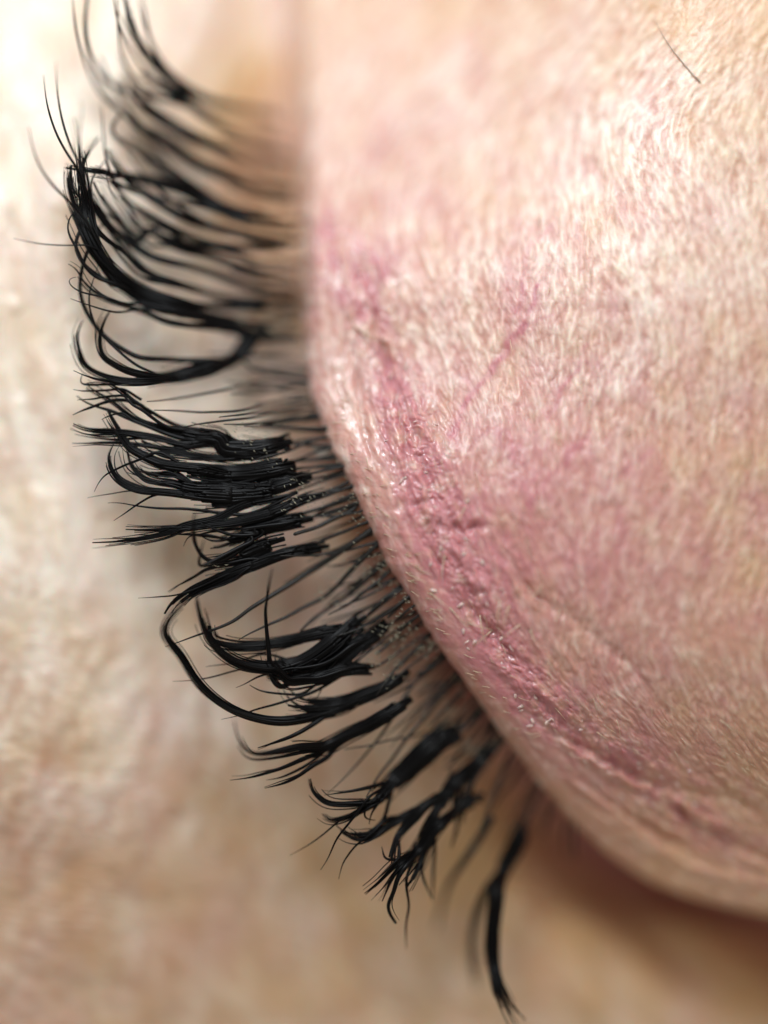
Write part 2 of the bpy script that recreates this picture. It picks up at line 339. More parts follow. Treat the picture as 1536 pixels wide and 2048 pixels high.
def hair_mat(name, col, rough, spec=0.5):
    m, t, p = mk(name)
    n = t.nodes.new('ShaderNodeTexNoise'); n.inputs['Scale'].default_value = 60; n.inputs['Detail'].default_value = 2
    cc_ = t.nodes.new('ShaderNodeTexCoord'); t.links.new(cc_.outputs['Object'], n.inputs['Vector'])
    cr = t.nodes.new('ShaderNodeValToRGB')
    cr.color_ramp.elements[0].position = .35; cr.color_ramp.elements[1].position = .7
    cr.color_ramp.elements[0].color = tuple(v*0.75 for v in col)+(1,); cr.color_ramp.elements[1].color = tuple(v*1.35 for v in col)+(1,)
    t.links.new(n.outputs[0], cr.inputs[0]); t.links.new(cr.outputs[0], p.inputs['Base Color'])
    p.inputs['Roughness'].default_value = rough; p.inputs['Specular IOR Level'].default_value = spec
    return m
M_ext = hair_mat('black_extension_fibre', (0.0018, 0.0018, 0.0023), 0.36, 0.13)
M_nat = hair_mat('natural_lash', (0.012, 0.011, 0.010), 0.45, 0.3)
M_brow = hair_mat('brow_hair', (0.34, 0.28, 0.23), 0.4)
M_vel = hair_mat('downy_hair', (0.62, 0.50, 0.36), 0.35)
M_flake = hair_mat('dry_scale', (0.72, 0.52, 0.48), 0.4, 0.45)
M_flake.node_tree.nodes['Principled BSDF'].inputs['Subsurface Weight'].default_value = 0.4; M_flake.node_tree.nodes['Principled BSDF'].inputs['Subsurface Scale'].default_value = 0.01
M_glue = hair_mat('dried_glue', (0.42, 0.40, 0.30), 0.35)
M_bead, t_, p_ = mk('clear_glue')
p_.inputs['Base Color'].default_value = (0.86, 0.84, 0.78, 1); p_.inputs['Roughness'].default_value = 0.3; p_.inputs['Transmission Weight'].default_value = 0.35

# ---------------------------------------------------------------- person
person = bpy.data.objects.new('person', None); scn.collection.objects.link(person)
person['label'] = 'closed eye of a person with flushed pink lid and long black lash extensions'
person['category'] = 'person'
def child(name, me, parent, label=None):
    o = bpy.data.objects.new(name, me); scn.collection.objects.link(o); o.parent = parent
    if label: o['label'] = label
    return o
me = grid_mesh('face', V, F, skin)
ca = me.color_attributes.new('pigment_light', 'FLOAT_COLOR', 'POINT')
col = np.ones((len(V), 4), dtype=np.float32)
col[:, 3] = wet.ravel()
col[:, 0] = np.clip(red.ravel(), 0, 0.85); col[:, 1] = np.clip(tan.ravel(), 0, 1); col[:, 2] = np.clip(pale.ravel(), 0, 1)
ca.data.foreach_set('color', col.ravel())
face = child('face', me, person)

# ---------------------------------------------------------------- lashes
# E starts an extension, s is one of its strands, N a natural lash: root width, tip width, tip lift, then points from root to tip
LASH = '''
E
s 14 6 0 579 292 524 280 479 269 419 237 365 201 314 169 283 146
s 5 3 0 410 228 356 201 296 150 255 91 232 36 226 -9
s 5 3 0 410 223 356 178 319 119 292 59 276 -9
s 7 5 0 374 210 292 191 228 173 196 141 178 100 170 50 175 -10
s 4 3 0 255 237 205 191 169 123 150 55 145 -9
s 4 3 0 319 205 273 164 246 119 237 55 235 -9
E
s 18 7 0 588 392 524 378 483 365 438 346 401 333 365 310 319 273 283 260 264 242
s 6 3 0 410 337 356 296 310 273 273 242 237 191 214 150 201 109
s 6 3 0 392 328 328 296 292 269 255 237 214 191 187 150
E
s 18 8 0 579 442 515 433 479 424 438 410 401 387 365 365 319 335 283 296 255 273
s 7 4 0 456 419 387 378 319 337 264 296 232 273 221 253 242 230
s 5 3 0 456 415 410 378 346 337 310 292 273 260 255 237
E
s 11 4 0 515 438 456 428 410 410 365 387 319 371 255 356 196 346 155 340 132 336
s 9 3 0 438 410 387 392 319 365 255 353 210 349 178 342
s 8 3 0 501 451 410 419 342 401 283 387 228 365 182 351
E
s 28 7 0 546 682 524 671 464 652 409 636 368 625 327 611 300 603 270 587 253 576 231 562 215 538 201 516 185 494 174 472 166 450 146 398 139 365 142 332
s 8 3 0 590 529 546 527 508 521 464 505 423 496 382 491 341 477 305 466 277 453 252 403 228 365 211 319 206 272 202 206
s 14 5 0 590 581 508 579 464 562 423 546 382 532 341 524 300 513 270 491 242 472 220 455 198 425 179 398 165 368 161 343 168 319 181 299 198 275
s 10 4 0 573 598 491 598 437 592 396 581 355 565 314 554 280 540 253 507 231 494 209 475 193 461 170 409 146 381 140 360 140 332
s 14 4 0 595 620 519 617 464 614 409 614 355 603 300 587 278 573 253 559 229 540 209 521 190 488 179 466 170 436 166 381 163 349 158 299 154 258 149 235
s 7 2 0 346 603 291 581 253 562 223 543 204 516 182 486 171 455 162 414 169 381 168 332 160 299 159 258 165 223 162 202
s 12 2 0 453 663 382 650 327 639 291 622 253 611 209 595 182 579 166 562 155 540 136 529
s 5 2 0 291 614 253 609 209 595 168 587 141 573 134 557 152 554
s 5 2 0 291 630 242 625 218 622 190 614 163 606 141 598
s 8 4 0 373 620 319 603 275 589 237 570 198 559 177 543 163 524 152 494 141 480 133 455 139 433 154 417
s 7 4 0 264 579 231 573 190 548 168 532 155 510 149 486 163 455 173 422 183 398 179 365 192 343 211 319
s 5 2.5 110 185 450 160 430 137 401 109 374 82 337 64 292 57 255
s 4 2 130 190 400 160 346 141 319 114 273 93 210 87 150
s 4 2 150 200 400 173 346 150 315 128 255 114 182 112 123
s 3 1.5 60 200 493 137 491 80 487 27 476
E
s 36 14 0 535 652 508 669 472 715 431 731 390 742 349 750 308 756 272 758
s 10 4 0 472 726 431 720 376 720 321 717 278 715 237 693 209 674 190 652 174 628 163 603 159 579 162 554 168 521 179 494 188 466 203 453 220 422
s 5 2 0 270 710 215 682 196 661 185 636 178 611 179 581 188 554 196 529
s 13 4 50 403 745 349 756 294 761 239 758 198 747 171 731 160 706 156 685 156 663 166 641
s 12 4 50 349 753 294 750 256 742 226 726 207 712 200 690 201 663 209 639 220 622
s 9 2 0 321 764 267 767 212 761 185 756 163 749 148 741
s 6 3 0 267 769 212 769 185 769 160 767 166 747
E
s 34 14 0 584 882 543 893 502 899 447 896 444 879 403 873 365 865
s 9 3 0 485 879 444 868 403 860 362 854 332 840 300 821 272 805 250 788 220 769 193 764 174 767
s 8 3 0 458 887 403 868 365 860 332 854 300 832 283 819 261 808 248 791 212 767
s 11 3 0 431 881 376 870 321 854 283 843 248 821 226 802 207 791 185 778 171 767
s 9 3 0 431 887 376 879 335 868 294 851 261 838 223 821 193 813 168 802 155 791
s 7 3 0 300 832 283 810 245 799 207 805 179 816 146 830
s 5 2 0 283 810 250 791 212 794 185 798 155 801
s 5 2 0 283 799 245 778 207 782 171 782 146 778
s 4 2 0 267 843 245 827 223 829 204 839
s 12 3 0 403 892 376 892 321 876 283 870 245 865 207 864 171 862 146 851
s 7 2 0 376 898 321 881 280 876 239 879 198 876 166 873 149 869
s 10 3 0 403 903 349 898 300 892 248 887 207 886 166 887 144 887
s 14 5 0 513 917 485 917 444 917 403 914 365 906 327 901 283 881
E
s 30 20 0 590 931 529 942 475 948 434 945 402 943 361 937
s 19 5 0 416 935 361 932 323 926 299 916 279 905 258 891 234 854 223 835 215 819
s 6 2 0 361 921 323 905 301 907 279 918 252 929 230 940 211 951 197 968 189 984
s 5 3 0 367 932 348 918 329 905 312 902
E
s 38 26 0 551 978 516 986 461 992 420 989 471 989 430 989 389 987 361 981
s 15 4 0 416 995 361 987 320 984 285 981 260 973 241 962 227 946 219 926 218 907 227 888
s 14 4 0 402 984 348 968 318 965 293 959 274 946 260 929 253 894
s 13 4 0 389 962 348 948 312 948 290 943 271 935
s 4 2 0 389 970 340 962 301 962 274 951 252 944
s 3 1.5 0 334 987 293 983 255 981 225 987 197 992 175 996
s 5 2 0 340 984 309 991 290 1000 266 1014 247 1028 227 1041
s 16 20 0 553 973 498 976 443 970 402 968 361 962
E
s 24 14 0 624 952 584 964 551 975 502 983 447 986
s 8 4 0 573 931 557 940 516 956 461 967 420 964
s 7 3 0 573 951 529 959 475 959 420 956
E
s 30 9 0 626 1036 589 1041 548 1049 507 1058 480 1063 525 1058 498 1069 471 1082 443 1093 422 1096
s 7 4 0 512 1050 443 1060 408 1066 389 1071
s 7 4 0 525 1069 471 1071 430 1058 402 1047
s 9 4 70 498 1096 443 1121 411 1118 394 1096 386 1071 386 1044 389 1022
s 8 4 60 512 1088 484 1093 443 1112 416 1126 397 1132 402 1099 408 1080
s 5 2 0 498 1071 471 1082 416 1069 383 1069 334 1069 312 1071
s 4 2 0 402 1060 383 1071 372 1082 367 1093
s 6 3 0 512 1077 493 1071 443 1082 416 1080 397 1069
E
s 16 3 0 650 986 603 1000 576 1014 535 1028 553 1025 498 1039 457 1047 416 1051 389 1055 361 1058 320 1059 279 1060 252 1059
s 8 3 0 580 1022 525 1041 484 1044 438 1041
E
s 15 2 0 595 986 535 1000 512 1003 484 1011 457 1025 430 1039 402 1044 367 1052 334 1066 293 1074 238 1082 186 1085
s 7 2 0 520 1033 484 1029 443 1025 411 1021 372 1017 326 1017 293 1014 266 1010 238 1005 216 1006
E
s 20 14 0 570 1077 535 1085 507 1096 480 1110 539 1088 498 1115 471 1123 430 1129 408 1132
s 9 2 0 525 1099 484 1118 443 1132 416 1137 401 1145 379 1158 352 1172 336 1183
s 5 3 0 512 1082 493 1091 471 1104 443 1112 416 1115
E
s 21 9 0 658 1092 617 1096 576 1104 535 1118 494 1134 516 1124 475 1139 434 1156 407 1167 385 1176 360 1193 341 1208 330 1227
s 12 6 0 507 1129 475 1153 434 1168 407 1179 385 1188 363 1205
s 7 3 0 543 1120 502 1117 461 1126 423 1134 399 1145
s 4 1.5 0 393 1180 352 1191 325 1194 297 1195 277 1196
E
s 24 4 0 698 1258 655 1263 600 1277 557 1287 516 1291 475 1292 445 1287 423 1279 419 1251
s 9 2 70 584 1363 560 1377 541 1350 539 1309 534 1268 531 1221 537 1186 546 1136
E
s 28 4 60 734 1232 704 1252 671 1277 641 1301 614 1318 584 1331 543 1336 502 1333 467 1322 440 1303 420 1281 407 1257 399 1227 393 1194
s 6 2 0 631 1316 603 1327 562 1316 527 1308 500 1316 478 1325 445 1329 412 1333
s 4 1.5 0 549 1316 483 1338 453 1346 420 1355 385 1360 346 1362
s 14 9 0 709 1260 682 1290 641 1318 605 1345
E
s 32 6 0 776 1248 748 1268 715 1288 682 1312 641 1334 600 1348 576 1349 554 1355 535 1352
s 12 12 0 737 1285 709 1312 677 1334 641 1348 600 1356
s 6 2 0 644 1368 576 1360 543 1346 510 1355 494 1366 472 1375
E
s 25 7 30 750 1333 723 1334 682 1340 641 1353 600 1361 576 1362 562 1344 543 1327 541 1305
s 5 3 0 644 1368 603 1388 571 1388 541 1385 516 1379 500 1370
s 6 1.5 0 672 1368 631 1382 590 1396 549 1409 508 1420 483 1430 442 1439
s 3 2 0 693 1312 668 1340 652 1361 638 1389 625 1411
E
s 23 9 0 820 1344 786 1364 753 1383 718 1397 682 1411 641 1416 614 1416 576 1409
s 20 4 50 718 1402 685 1420 644 1429 603 1439 562 1444 521 1439 480 1426 448 1409 420 1388 398 1366 379 1338 360 1305 338 1284 328 1270 331 1251 344 1232 363 1213 379 1197
s 10 3 0 740 1382 699 1401 658 1405 625 1405 603 1398 587 1388 571 1368
s 9 3 0 713 1409 658 1420 617 1420 593 1409 576 1396 565 1377
s 10 6 0 761 1364 723 1381 682 1397 641 1402 614 1400
s 10 4 0 685 1420 653 1431 625 1450 590 1470 549 1486 516 1496
E
s 25 9 0 821 1396 786 1422 753 1441 723 1457 689 1472 662 1486 635 1494 607 1495 580 1499
s 8 4 80 662 1486 607 1495 580 1502 549 1506 521 1509 500 1504 483 1489 472 1464 468 1442
s 9 4 60 672 1489 603 1489 571 1497 538 1505 508 1508 491 1497 479 1478
s 7 3 60 658 1502 617 1502 576 1511 538 1517 510 1519 489 1511 475 1491
s 10 2 0 672 1491 644 1502 603 1519 565 1535 530 1546 500 1554 461 1560
s 7 2 0 653 1508 617 1527 584 1546 557 1557 532 1560
s 10 3 0 672 1502 658 1513 625 1532 593 1554 562 1568 530 1576
E
s 46 24 0 913 1455 880 1479 850 1504 815 1537 787 1564 758 1598
s 10 2 0 826 1535 799 1559 771 1565 744 1573 711 1581 684 1585 648 1590
s 12 4 0 771 1598 733 1606 689 1609 654 1606 635 1592 625 1576 622 1557
s 12 4 0 777 1595 744 1611 711 1628 676 1639 657 1639 644 1628
s 6 3 0 799 1573 766 1595 744 1625 739 1647
s 5 2 0 755 1573 736 1595 717 1622 698 1647 684 1663 670 1683 654 1718 641 1739
s 7 3 0 788 1617 766 1639 733 1666 703 1669 684 1661 668 1647
s 4 1.5 0 711 1617 684 1639 651 1666 616 1691 580 1710
s 4 3 0 711 1636 733 1639 750 1641
E
s 17 4 0 886 1584 848 1611 812 1633 780 1652 750 1672 722 1680 698 1674 681 1663
s 10 4 0 853 1609 826 1622 785 1647 758 1666 730 1667 703 1666
s 5 2 0 788 1633 771 1639 744 1666 714 1688 698 1707 685 1729 677 1759
s 9 5 0 812 1628 771 1639 755 1661 744 1672
E
s 18 8 0 903 1573 886 1590 853 1611 826 1639 799 1666 788 1693 783 1726
s 6 3 0 808 1715 789 1720 770 1715 763 1693
E
s 28 3 0 968 1589 938 1602 910 1624 883 1646 864 1668 852 1693 843 1718 835 1737 827 1753 811 1778
s 9 4 0 860 1668 832 1709 805 1731 786 1753 775 1778 764 1802
s 10 5 0 846 1690 819 1723 797 1753 786 1786 775 1808 778 1827 791 1846
s 5 2 0 841 1715 827 1737 808 1764
s 7 4 0 871 1655 869 1704 867 1737 867 1770 865 1802
s 6 4 0 863 1682 846 1723 845 1753 854 1775 865 1797
E
s 16 2 0 913 1542 891 1591 869 1632 850 1673 827 1704 797 1723 778 1742 753 1770 731 1789
s 14 6 0 891 1575 869 1624 850 1663 832 1709 808 1731
s 5 3 0 830 1778 819 1813 811 1846 813 1898
E
s 24 14 0 992 1482 962 1518 938 1537 913 1564 897 1591 883 1619
s 11 4 0 935 1608 924 1624 924 1646
s 9 4 0 919 1617 914 1652 903 1696
s 13 8 0 957 1564 935 1586 930 1608
E
s 32 8 0 1051 1641 1041 1672 1027 1703 1013 1727 1001 1763 993 1798 986 1841 982 1882 982 1917 991 1965 1005 2001 1029 2051
s 8 3 0 989 1917 993 1941 1008 1989 1027 2018 1051 2039
s 14 6 -140 993 1741 977 1770 960 1808 949 1846 943 1894 945 1929 953 1975
N 8 4 0 491 715 546 710 595 710
N 9 6 0 628 765 584 756 549 748 510 740 485 720
N 6 4 0 693 927 655 930 611 936 573 940
N 5 4 0 693 931 666 937 628 945 584 956
N 8 6 0 698 964 674 975 644 986 611 994 573 1003
N 8 5 0 708 987 683 1000 652 1013 617 1024 573 1034 535 1038
N 7 4 0 652 874 622 882 595 893 562 907 529 915 502 923
N 6 4 0 639 836 598 844 557 849 502 855
N 6 3 0 631 814 584 822 543 828 502 836 447 841 420 844 403 846 362 854
N 6 3 0 622 786 584 797 543 806 502 817 461 822 420 823 403 824 349 821 308 820
N 7 3 0 617 770 573 765 529 762 488 770 447 780 376 793 321 801 294 803
N 7 5 0 753 1036 721 1049 688 1063 655 1077 617 1096
N 10 7 0 726 986 707 1019 671 1036 633 1055 589 1069
N 13 2 0 753 1049 740 1063 712 1082 671 1110 644 1129 617 1145 576 1172 535 1197 494 1222 472 1240 434 1257 388 1273 360 1284 330 1294
N 11 3 0 764 1079 726 1118 699 1145 671 1175 644 1197 612 1213 571 1235 543 1246 502 1265 478 1279
N 9 5 0 786 1110 745 1148 715 1175 682 1200 650 1222 625 1238 601 1262
N 8 4 0 794 1126 764 1156 726 1186 693 1211 658 1230
N 8 6 0 813 1159 797 1175 770 1197 753 1214 737 1230
N 8 6 0 827 1186 797 1216 775 1236
N 8 6 0 863 1206 841 1230 813 1252 780 1285 753 1307
N 7 5 0 884 1241 863 1266 835 1279 802 1299 780 1318 753 1334
N 9 4 0 920 1340 876 1394 854 1424 830 1457 807 1486 782 1521 760 1546 744 1573 733 1595
N 8 2 0 895 1312 846 1348 824 1372 777 1447 755 1480 741 1497 722 1521 698 1546 673 1570 654 1587
N 4 3 0 853 1466 812 1475 771 1482 733 1491 689 1499
N 9 6 0 895 1307 863 1334 835 1348
N 9 6 0 936 1361 895 1367 863 1372 835 1389
N 12 8 0 968 1416 930 1455 902 1471
N 12 8 0 992 1438 979 1471 957 1509
N 10 6 0 1006 1460 995 1488 979 1509
N 14 8 0 1089 1567 1070 1591 1060 1627 1048 1655
N 18 6 -160 983 1633 964 1668 928 1723 901 1764 884 1805 873 1860
N 12 9 0 598 669 563 671 532 669 491 658
N 10 8 0 595 641 560 644 519 647 464 639
N 9 7 0 601 685 568 682 535 682 513 677
N 9 6 0 588 410 547 401 501 392 456 374
N 10 7 0 588 460 547 456 501 449 456 438
N 10 7 0 588 319 547 310 501 296 447 273
N 9 6 0 590 486 546 480 491 475 437 466
N 9 6 0 590 559 546 559 505 554 464 540
N 9 6 0 590 598 546 599 505 598 464 592
N 9 6 0 595 622 560 620 519 617 478 614
E
s 16 5 0 561 237 515 228 465 214 410 196 356 169 314 132 283 91 260 46 248 -9
s 7 3 0 456 212 392 182 337 141 305 91 292 36 287 -9
E
s 15 5 0 579 346 538 337 483 319 428 292 374 269 319 237 273 201 237 155
s 7 3 0 483 319 410 278 346 246 292 201 255 150 237 109
E
s 15 5 0 583 483 538 479 483 469 428 456 374 438 319 410 273 378 237 342 214 301
s 7 3 0 483 469 410 442 356 410 301 365 264 319 246 273
s 8 3 0 456 460 392 451 337 424 283 387 237 365 196 337
E
s 13 4 0 579 499 524 497 456 492 401 479 346 460 296 433 255 401 219 360
s 6 3 0 456 492 392 474 319 438 273 410 228 392
E
s 13 5 0 584 548 541 546 497 540 453 524 415 507 371 496 327 480 300 455 275 488 253 461 237 439 203 398 187 365
s 6 3 0 508 540 453 518 409 505 366 483 316 450 291 466 264 445 241 414 220 381 211 343
s 6 3 0 464 532 415 516 368 505 327 488 297 494 275 466 214 431 192 398 181 381
E
s 12 4 0 546 603 502 603 464 598 420 587 382 573 341 565 311 554 291 543 264 518 242 491 223 466 198 436
s 5 2.5 0 453 598 409 587 355 573 316 565 291 559 264 538 242 513 220 486
s 5 2.5 0 426 587 382 576 333 568 300 559 280 554 253 529 231 502 209 472
'''
def catmull(P_, n):
    P_ = np.array(P_, float)
    Q = np.vstack([2*P_[0]-P_[1], P_, 2*P_[-1]-P_[-2]])
    seg = len(P_)-1; out = []
    for i in range(n):
        u = i/(n-1)*seg; k = min(int(u), seg-1); t = u-k
        a, b, c_, d_ = Q[k], Q[k+1], Q[k+2], Q[k+3]
        out.append(0.5*((2*b)+(c_-a)*t+(2*a-5*b+4*c_-d_)*t*t+(-a+3*b-3*c_+d_)*t**3))
    out = np.array(out)                               # even spacing, then ease out the kinks
    L_ = np.concatenate([[0], np.cumsum(np.hypot(*np.diff(out, axis=0).T))]); q = np.linspace(0, L_[-1], n)
    out = np.stack([np.interp(q, L_, out[:, 0]), np.interp(q, L_, out[:, 1])], 1)
    for r_ in range(3):
        out[1:-1] = 0.5*out[1:-1] + 0.25*(out[:-2]+out[2:])
    return out
def tube(C, rad, flat=1.0, sides=8, lobes=0, twist=0, phase=0):
    """a tapering fibre along C (3D, cm) with one radius per point; flat<1 squashes it across the view axis"""
    n = len(C); T = np.gradient(C, axis=0); T /= np.linalg.norm(T, axis=1)[:, None] + 1e-12
    up = np.array([0, 0, 1.0]); A = np.cross(T, up); A /= np.linalg.norm(A, axis=1)[:, None] + 1e-9
    B = np.cross(A, T)
    ph = np.linspace(0, 2*np.pi, sides, endpoint=False)
    vs = []
    for i in range(n):
        m = 1 + (0.16*np.cos(lobes*ph+phase+twist*i) if lobes else 0)
        vs.append(C[i] + rad[i]*((np.cos(ph)*m)[:, None]*A[i] + (np.sin(ph)*m*flat)[:, None]*B[i]))
    vs = np.concatenate(vs + [C[:1] - T[:1]*rad[0]*0.15, C[-1:] + T[-1:]*rad[-1]])
    fs = []
    for i in range(n-1):
        for j in range(sides):
            a = i*sides+j; b = i*sides+(j+1) % sides
            fs.append((a, b, b+sides, a+sides))
    q = n*sides
    for j in range(sides):
        fs.append(((j+1) % sides, j, q)); e0 = (n-1)*sides
        fs.append((e0+j, e0+(j+1) % sides, q+1))
    return vs, fs
def to_mesh(name, parts, mat):
    vs = []; fs = []; o = 0
    for v, f_ in parts:
        vs.append(v); fs += [tuple(i+o for i in t) for t in f_]; o += len(v)
    me = bpy.data.meshes.new(name); me.from_pydata(np.concatenate(vs).tolist(), [], fs)
    me.polygons.foreach_set('use_smooth', [True]*len(me.polygons)); me.materials.append(mat); me.update()
    return me
def lift(path, z):
    px, py = path[:, 0], path[:, 1]; f_ = (D-z)/D
    return np.stack([(px-768)*f_*K, (1024-py)*f_*K, z*K], 1)
def strand(pts, w0, w1, dz, kind, jitter=0, seed=0):
    rr = random.Random(seed)
    n = max(10, min(52, 5*len(pts)))
    c_ = catmull(pts, n)
    t = np.linspace(0, 1, n)
    c_ = c_ + np.stack([perlin(t*3+seed, t*0+.3, 11), perlin(t*3+seed, t*0+.6, 12)], 1)*(1.5+jitter)
    if jitter:
        tn = np.gradient(c_, axis=0); tn /= np.linalg.norm(tn, axis=1)[:, None]
        off_ = rr.uniform(-1, 1)*w0*0.32 + (rr.uniform(-1, 1)*jitter*3.4)*t**1.6
        c_ = c_ + np.stack([-tn[:, 1], tn[:, 0]], 1)*off_[:, None]
    z = zlash(c_[:, 0], c_[:, 1]) + dz*t**1.5 + rr.uniform(-7, 7) + rr.uniform(-14, 14)*t
    rad = w1/2 + (w0/2-w1/2)*(1-t**(1.7 if w0 < 26 or w1 > 14 else 1.15))
    end = 0.55 if kind != 'N' else 0.4
    if kind == 'B' or kind == 'F': rad = rad*(0.35+0.65*np.clip(t/0.14, 0, 1))
    if w1 < 5: rad *= np.where(t > 0.8, 1-(t-0.8)/0.2*end, 1)
    if kind in 'EB': rad *= 1+0.06*perlin(t*7+seed, t*0, 13)
    return lift(c_, z), rad*K, z
data = [l.split() for l in LASH.strip().split('\n')]
ext = None; sid = 0; first = True; n_f = 0
def make_strand(name, pts, w0, w1, dz, kind, parent, mat, seed, jitter=0):
    C, rad, z = strand(pts, w0, w1, dz, kind, jitter, seed)
    thick = w0 >= 13
    if kind in 'EB' and thick:                     # several fibres fused side by side
        rr = random.Random(seed*3+1)
        u0 = np.linspace(0, 1, len(C)); parts = [tube(C, rad*0.74*(0.4+0.6*np.clip(u0/0.2, 0, 1))*(1-(0.75 if w1 >= 9 else 0)*np.clip((u0-.65)/.35, 0, 1)), 0.42, 10)]
        T = np.gradient(C, axis=0); T /= np.linalg.norm(T, axis=1)[:, None]
        Nn = np.stack([-T[:, 1], T[:, 0], T[:, 2]*0], 1)
        m_ = len(C); u_ = np.linspace(0, 1, m_)
        nf = int(w0/2.3)
        for q in range(nf):
            lane = (q+0.5)/nf*2-1 + rr.uniform(-.1, .1)
            wob = perlin(u_*2.5+q*3.1, u_*0+seed, 15)*0.35
            zo = (1-lane*lane)*0.45*rad + rr.uniform(-.5, 1.2)*K
            a0 = rr.randint(0, max(2, m_//5)); a1 = m_ - rr.randint(0, m_//3 if w1 >= 9 else m_//6)
            Cq = C + Nn*((lane*0.88+wob*.5)*rad)[:, None]; Cq[:, 2] += zo
            rq = np.clip(rad*rr.uniform(.10, .22), .9*K, 3.2*K)
            parts.append(tube(Cq[a0:a1], rq[a0:a1], 0.9, 6))
        for q in range(int(w0/2.6)):                      # hairs that work loose along the strand
            lane = rr.uniform(-1, 1); gr = rr.uniform(.2, 2.0); st = rr.randint(0, m_//3); en = m_ - rr.randint(0, m_//5)
            sp = (lane*rad*.9)[:, None] if False else (lane*(rad*.9 + np.clip(u_-.15, 0, 1)**1.5*gr*(5+w0*.35)*K))[:, None]
            Cq = C + Nn*sp; Cq[:, 2] += rr.uniform(-4, 6)*K*u_
            if en-st > 6:
                rq = np.linspace(1.9, .8, en-st)*K; rq[:3] *= .5; parts.append(tube(Cq[st:en], rq, 1, 5))
        for q in range(int(w0/7)):                      # crusts of glue-black on the bonded end
            i0 = rr.randint(1, max(2, m_//3)); c0 = C[i0] + Nn[i0]*rad[i0]*rr.uniform(-.8, .8); c0[2] += rad[i0]*.5
            dv = T[i0]*rr.uniform(3, 9)*K + Nn[i0]*rr.uniform(-4, 4)*K
            parts.append(tube(np.array([c0-dv, c0, c0+dv]), np.array([1.2, rr.uniform(2, 4.2), 1.0])*K, .8, 6))
    else:
        parts = [tube(C, rad, 0.8 if kind in 'EB' else 1, 8)]
    return child(name, to_mesh(name, parts, mat), parent)
for t in data:
    if t[0] == 'E': first = True; continue
    w0, w1, dz = float(t[1]), float(t[2]), float(t[3])
    if t[0] == 's': g_ = 1.6 if float(t[5]) < 440 else (1.2 if float(t[5]) < 610 and w0 < 20 else (1.0 if w0 > 30 and float(t[5]) < 760 else (1.2 if w0 > 11 else 1.1))); w0 *= g_; w1 *= min(g_, 1.3)
    v = list(map(float, t[4:])); pts = list(zip(v[0::2], v[1::2])); sid += 1
    if t[0] == 'N':
        make_strand('natural_lash', pts, w0, w1, dz, 'N', person, M_nat, sid); continue
    if first:
        ext = make_strand('lash_extension', pts, w0*1.12, w1*1.1, dz, 'E', person, M_ext, sid); first = False
        if pts[0][1] > 1600 and pts[-1][1] > 2000: ext['label'] = 'single long black extension hanging alone at the outer corner'
        base = catmull(pts, 60)
    else:
        dq = np.hypot(base[:, 0]-pts[0][0], base[:, 1]-pts[0][1]); i_ = int(dq.argmin()); kd = 'E'
        if dq[i_] < 70 and i_ > 6:                    # grows out of the bonded base: start deeper inside it
            pts = [tuple(base[max(0, i_-12)])] + pts; kd = 'B'
            pts[1] = (0.6*pts[1][0]+0.4*base[i_][0], 0.6*pts[1][1]+0.4*base[i_][1])
        make_strand('fibre', pts, w0*1.1, w1, dz, kd, ext, M_ext, sid); n_f += 1
    # loose companion fibres that fray out of the thicker strands
    if w0 >= 9 and w1 < 14:
        for q in range(1 if w0 < 14 else 2):
            if n_f < 290:
                make_strand('fibre', pts[:] if len(pts) < 5 else pts[1:], max(3, w0*0.3), 1.6, dz+R.uniform(-10, 14), 'F', ext, M_ext, 1000+sid*7+q, jitter=2.4+w0*0.12); n_f += 1

# fine natural lashes rooted all along the lid border
DIRS = [(430,195),(600,188),(800,175),(950,168),(1060,158),(1180,146),(1300,138),(1450,128),(1560,118),(1640,108)]
yy = 440.0; k = 0
while yy < 1650:
    k += 1
    e = float(edge(yy)); a = math.radians(np.interp(yy, [p[0] for p in DIRS], [p[1] for p in DIRS]) + R.uniform(-13, 13))
    Ln = R.uniform(90, 210)*(1 if yy < 1500 else 0.6); b = math.radians(R.uniform(-14, 14))
    pts = [(e+16, yy-8)]
    cx, cy = e+4, yy
    for s_ in range(5):
        pts.append((cx, cy)); aa = a + b*s_/2
        cx += math.cos(aa)*Ln/4; cy += math.sin(aa)*Ln/4
    make_strand('natural_lash', pts, R.uniform(6, 9), R.uniform(2.5, 4.5), R.uniform(-110, 5), 'N', person, M_nat, 5000+k)
    yy += R.uniform(20, 36)*(1.9 if yy < 720 else (1.0 if yy < 1150 else 0.75))

yy = 720.0                                          # sharper ones that run into the bonded clumps
while yy < 1560:
    k += 1
    e = float(edge(yy)); a = math.radians(np.interp(yy, [p[0] for p in DIRS], [p[1] for p in DIRS]) + R.uniform(-9, 9))
    Ln = R.uniform(110, 210); b = math.radians(R.uniform(-10, 16)); pts = [(e+14, yy-6)]; cx, cy = e+3, yy
    for s_ in range(5):
        pts.append((cx, cy)); aa = a + b*s_/2; cx += math.cos(aa)*Ln/4; cy += math.sin(aa)*Ln/4
    make_strand('natural_lash', pts, R.uniform(4.5, 7), R.uniform(2.5, 4), R.uniform(-25, 14), 'N', person, M_nat, 7000+k)
    yy += R.uniform(12, 24)*(1.0 if 740 < yy < 1450 else 1.3)
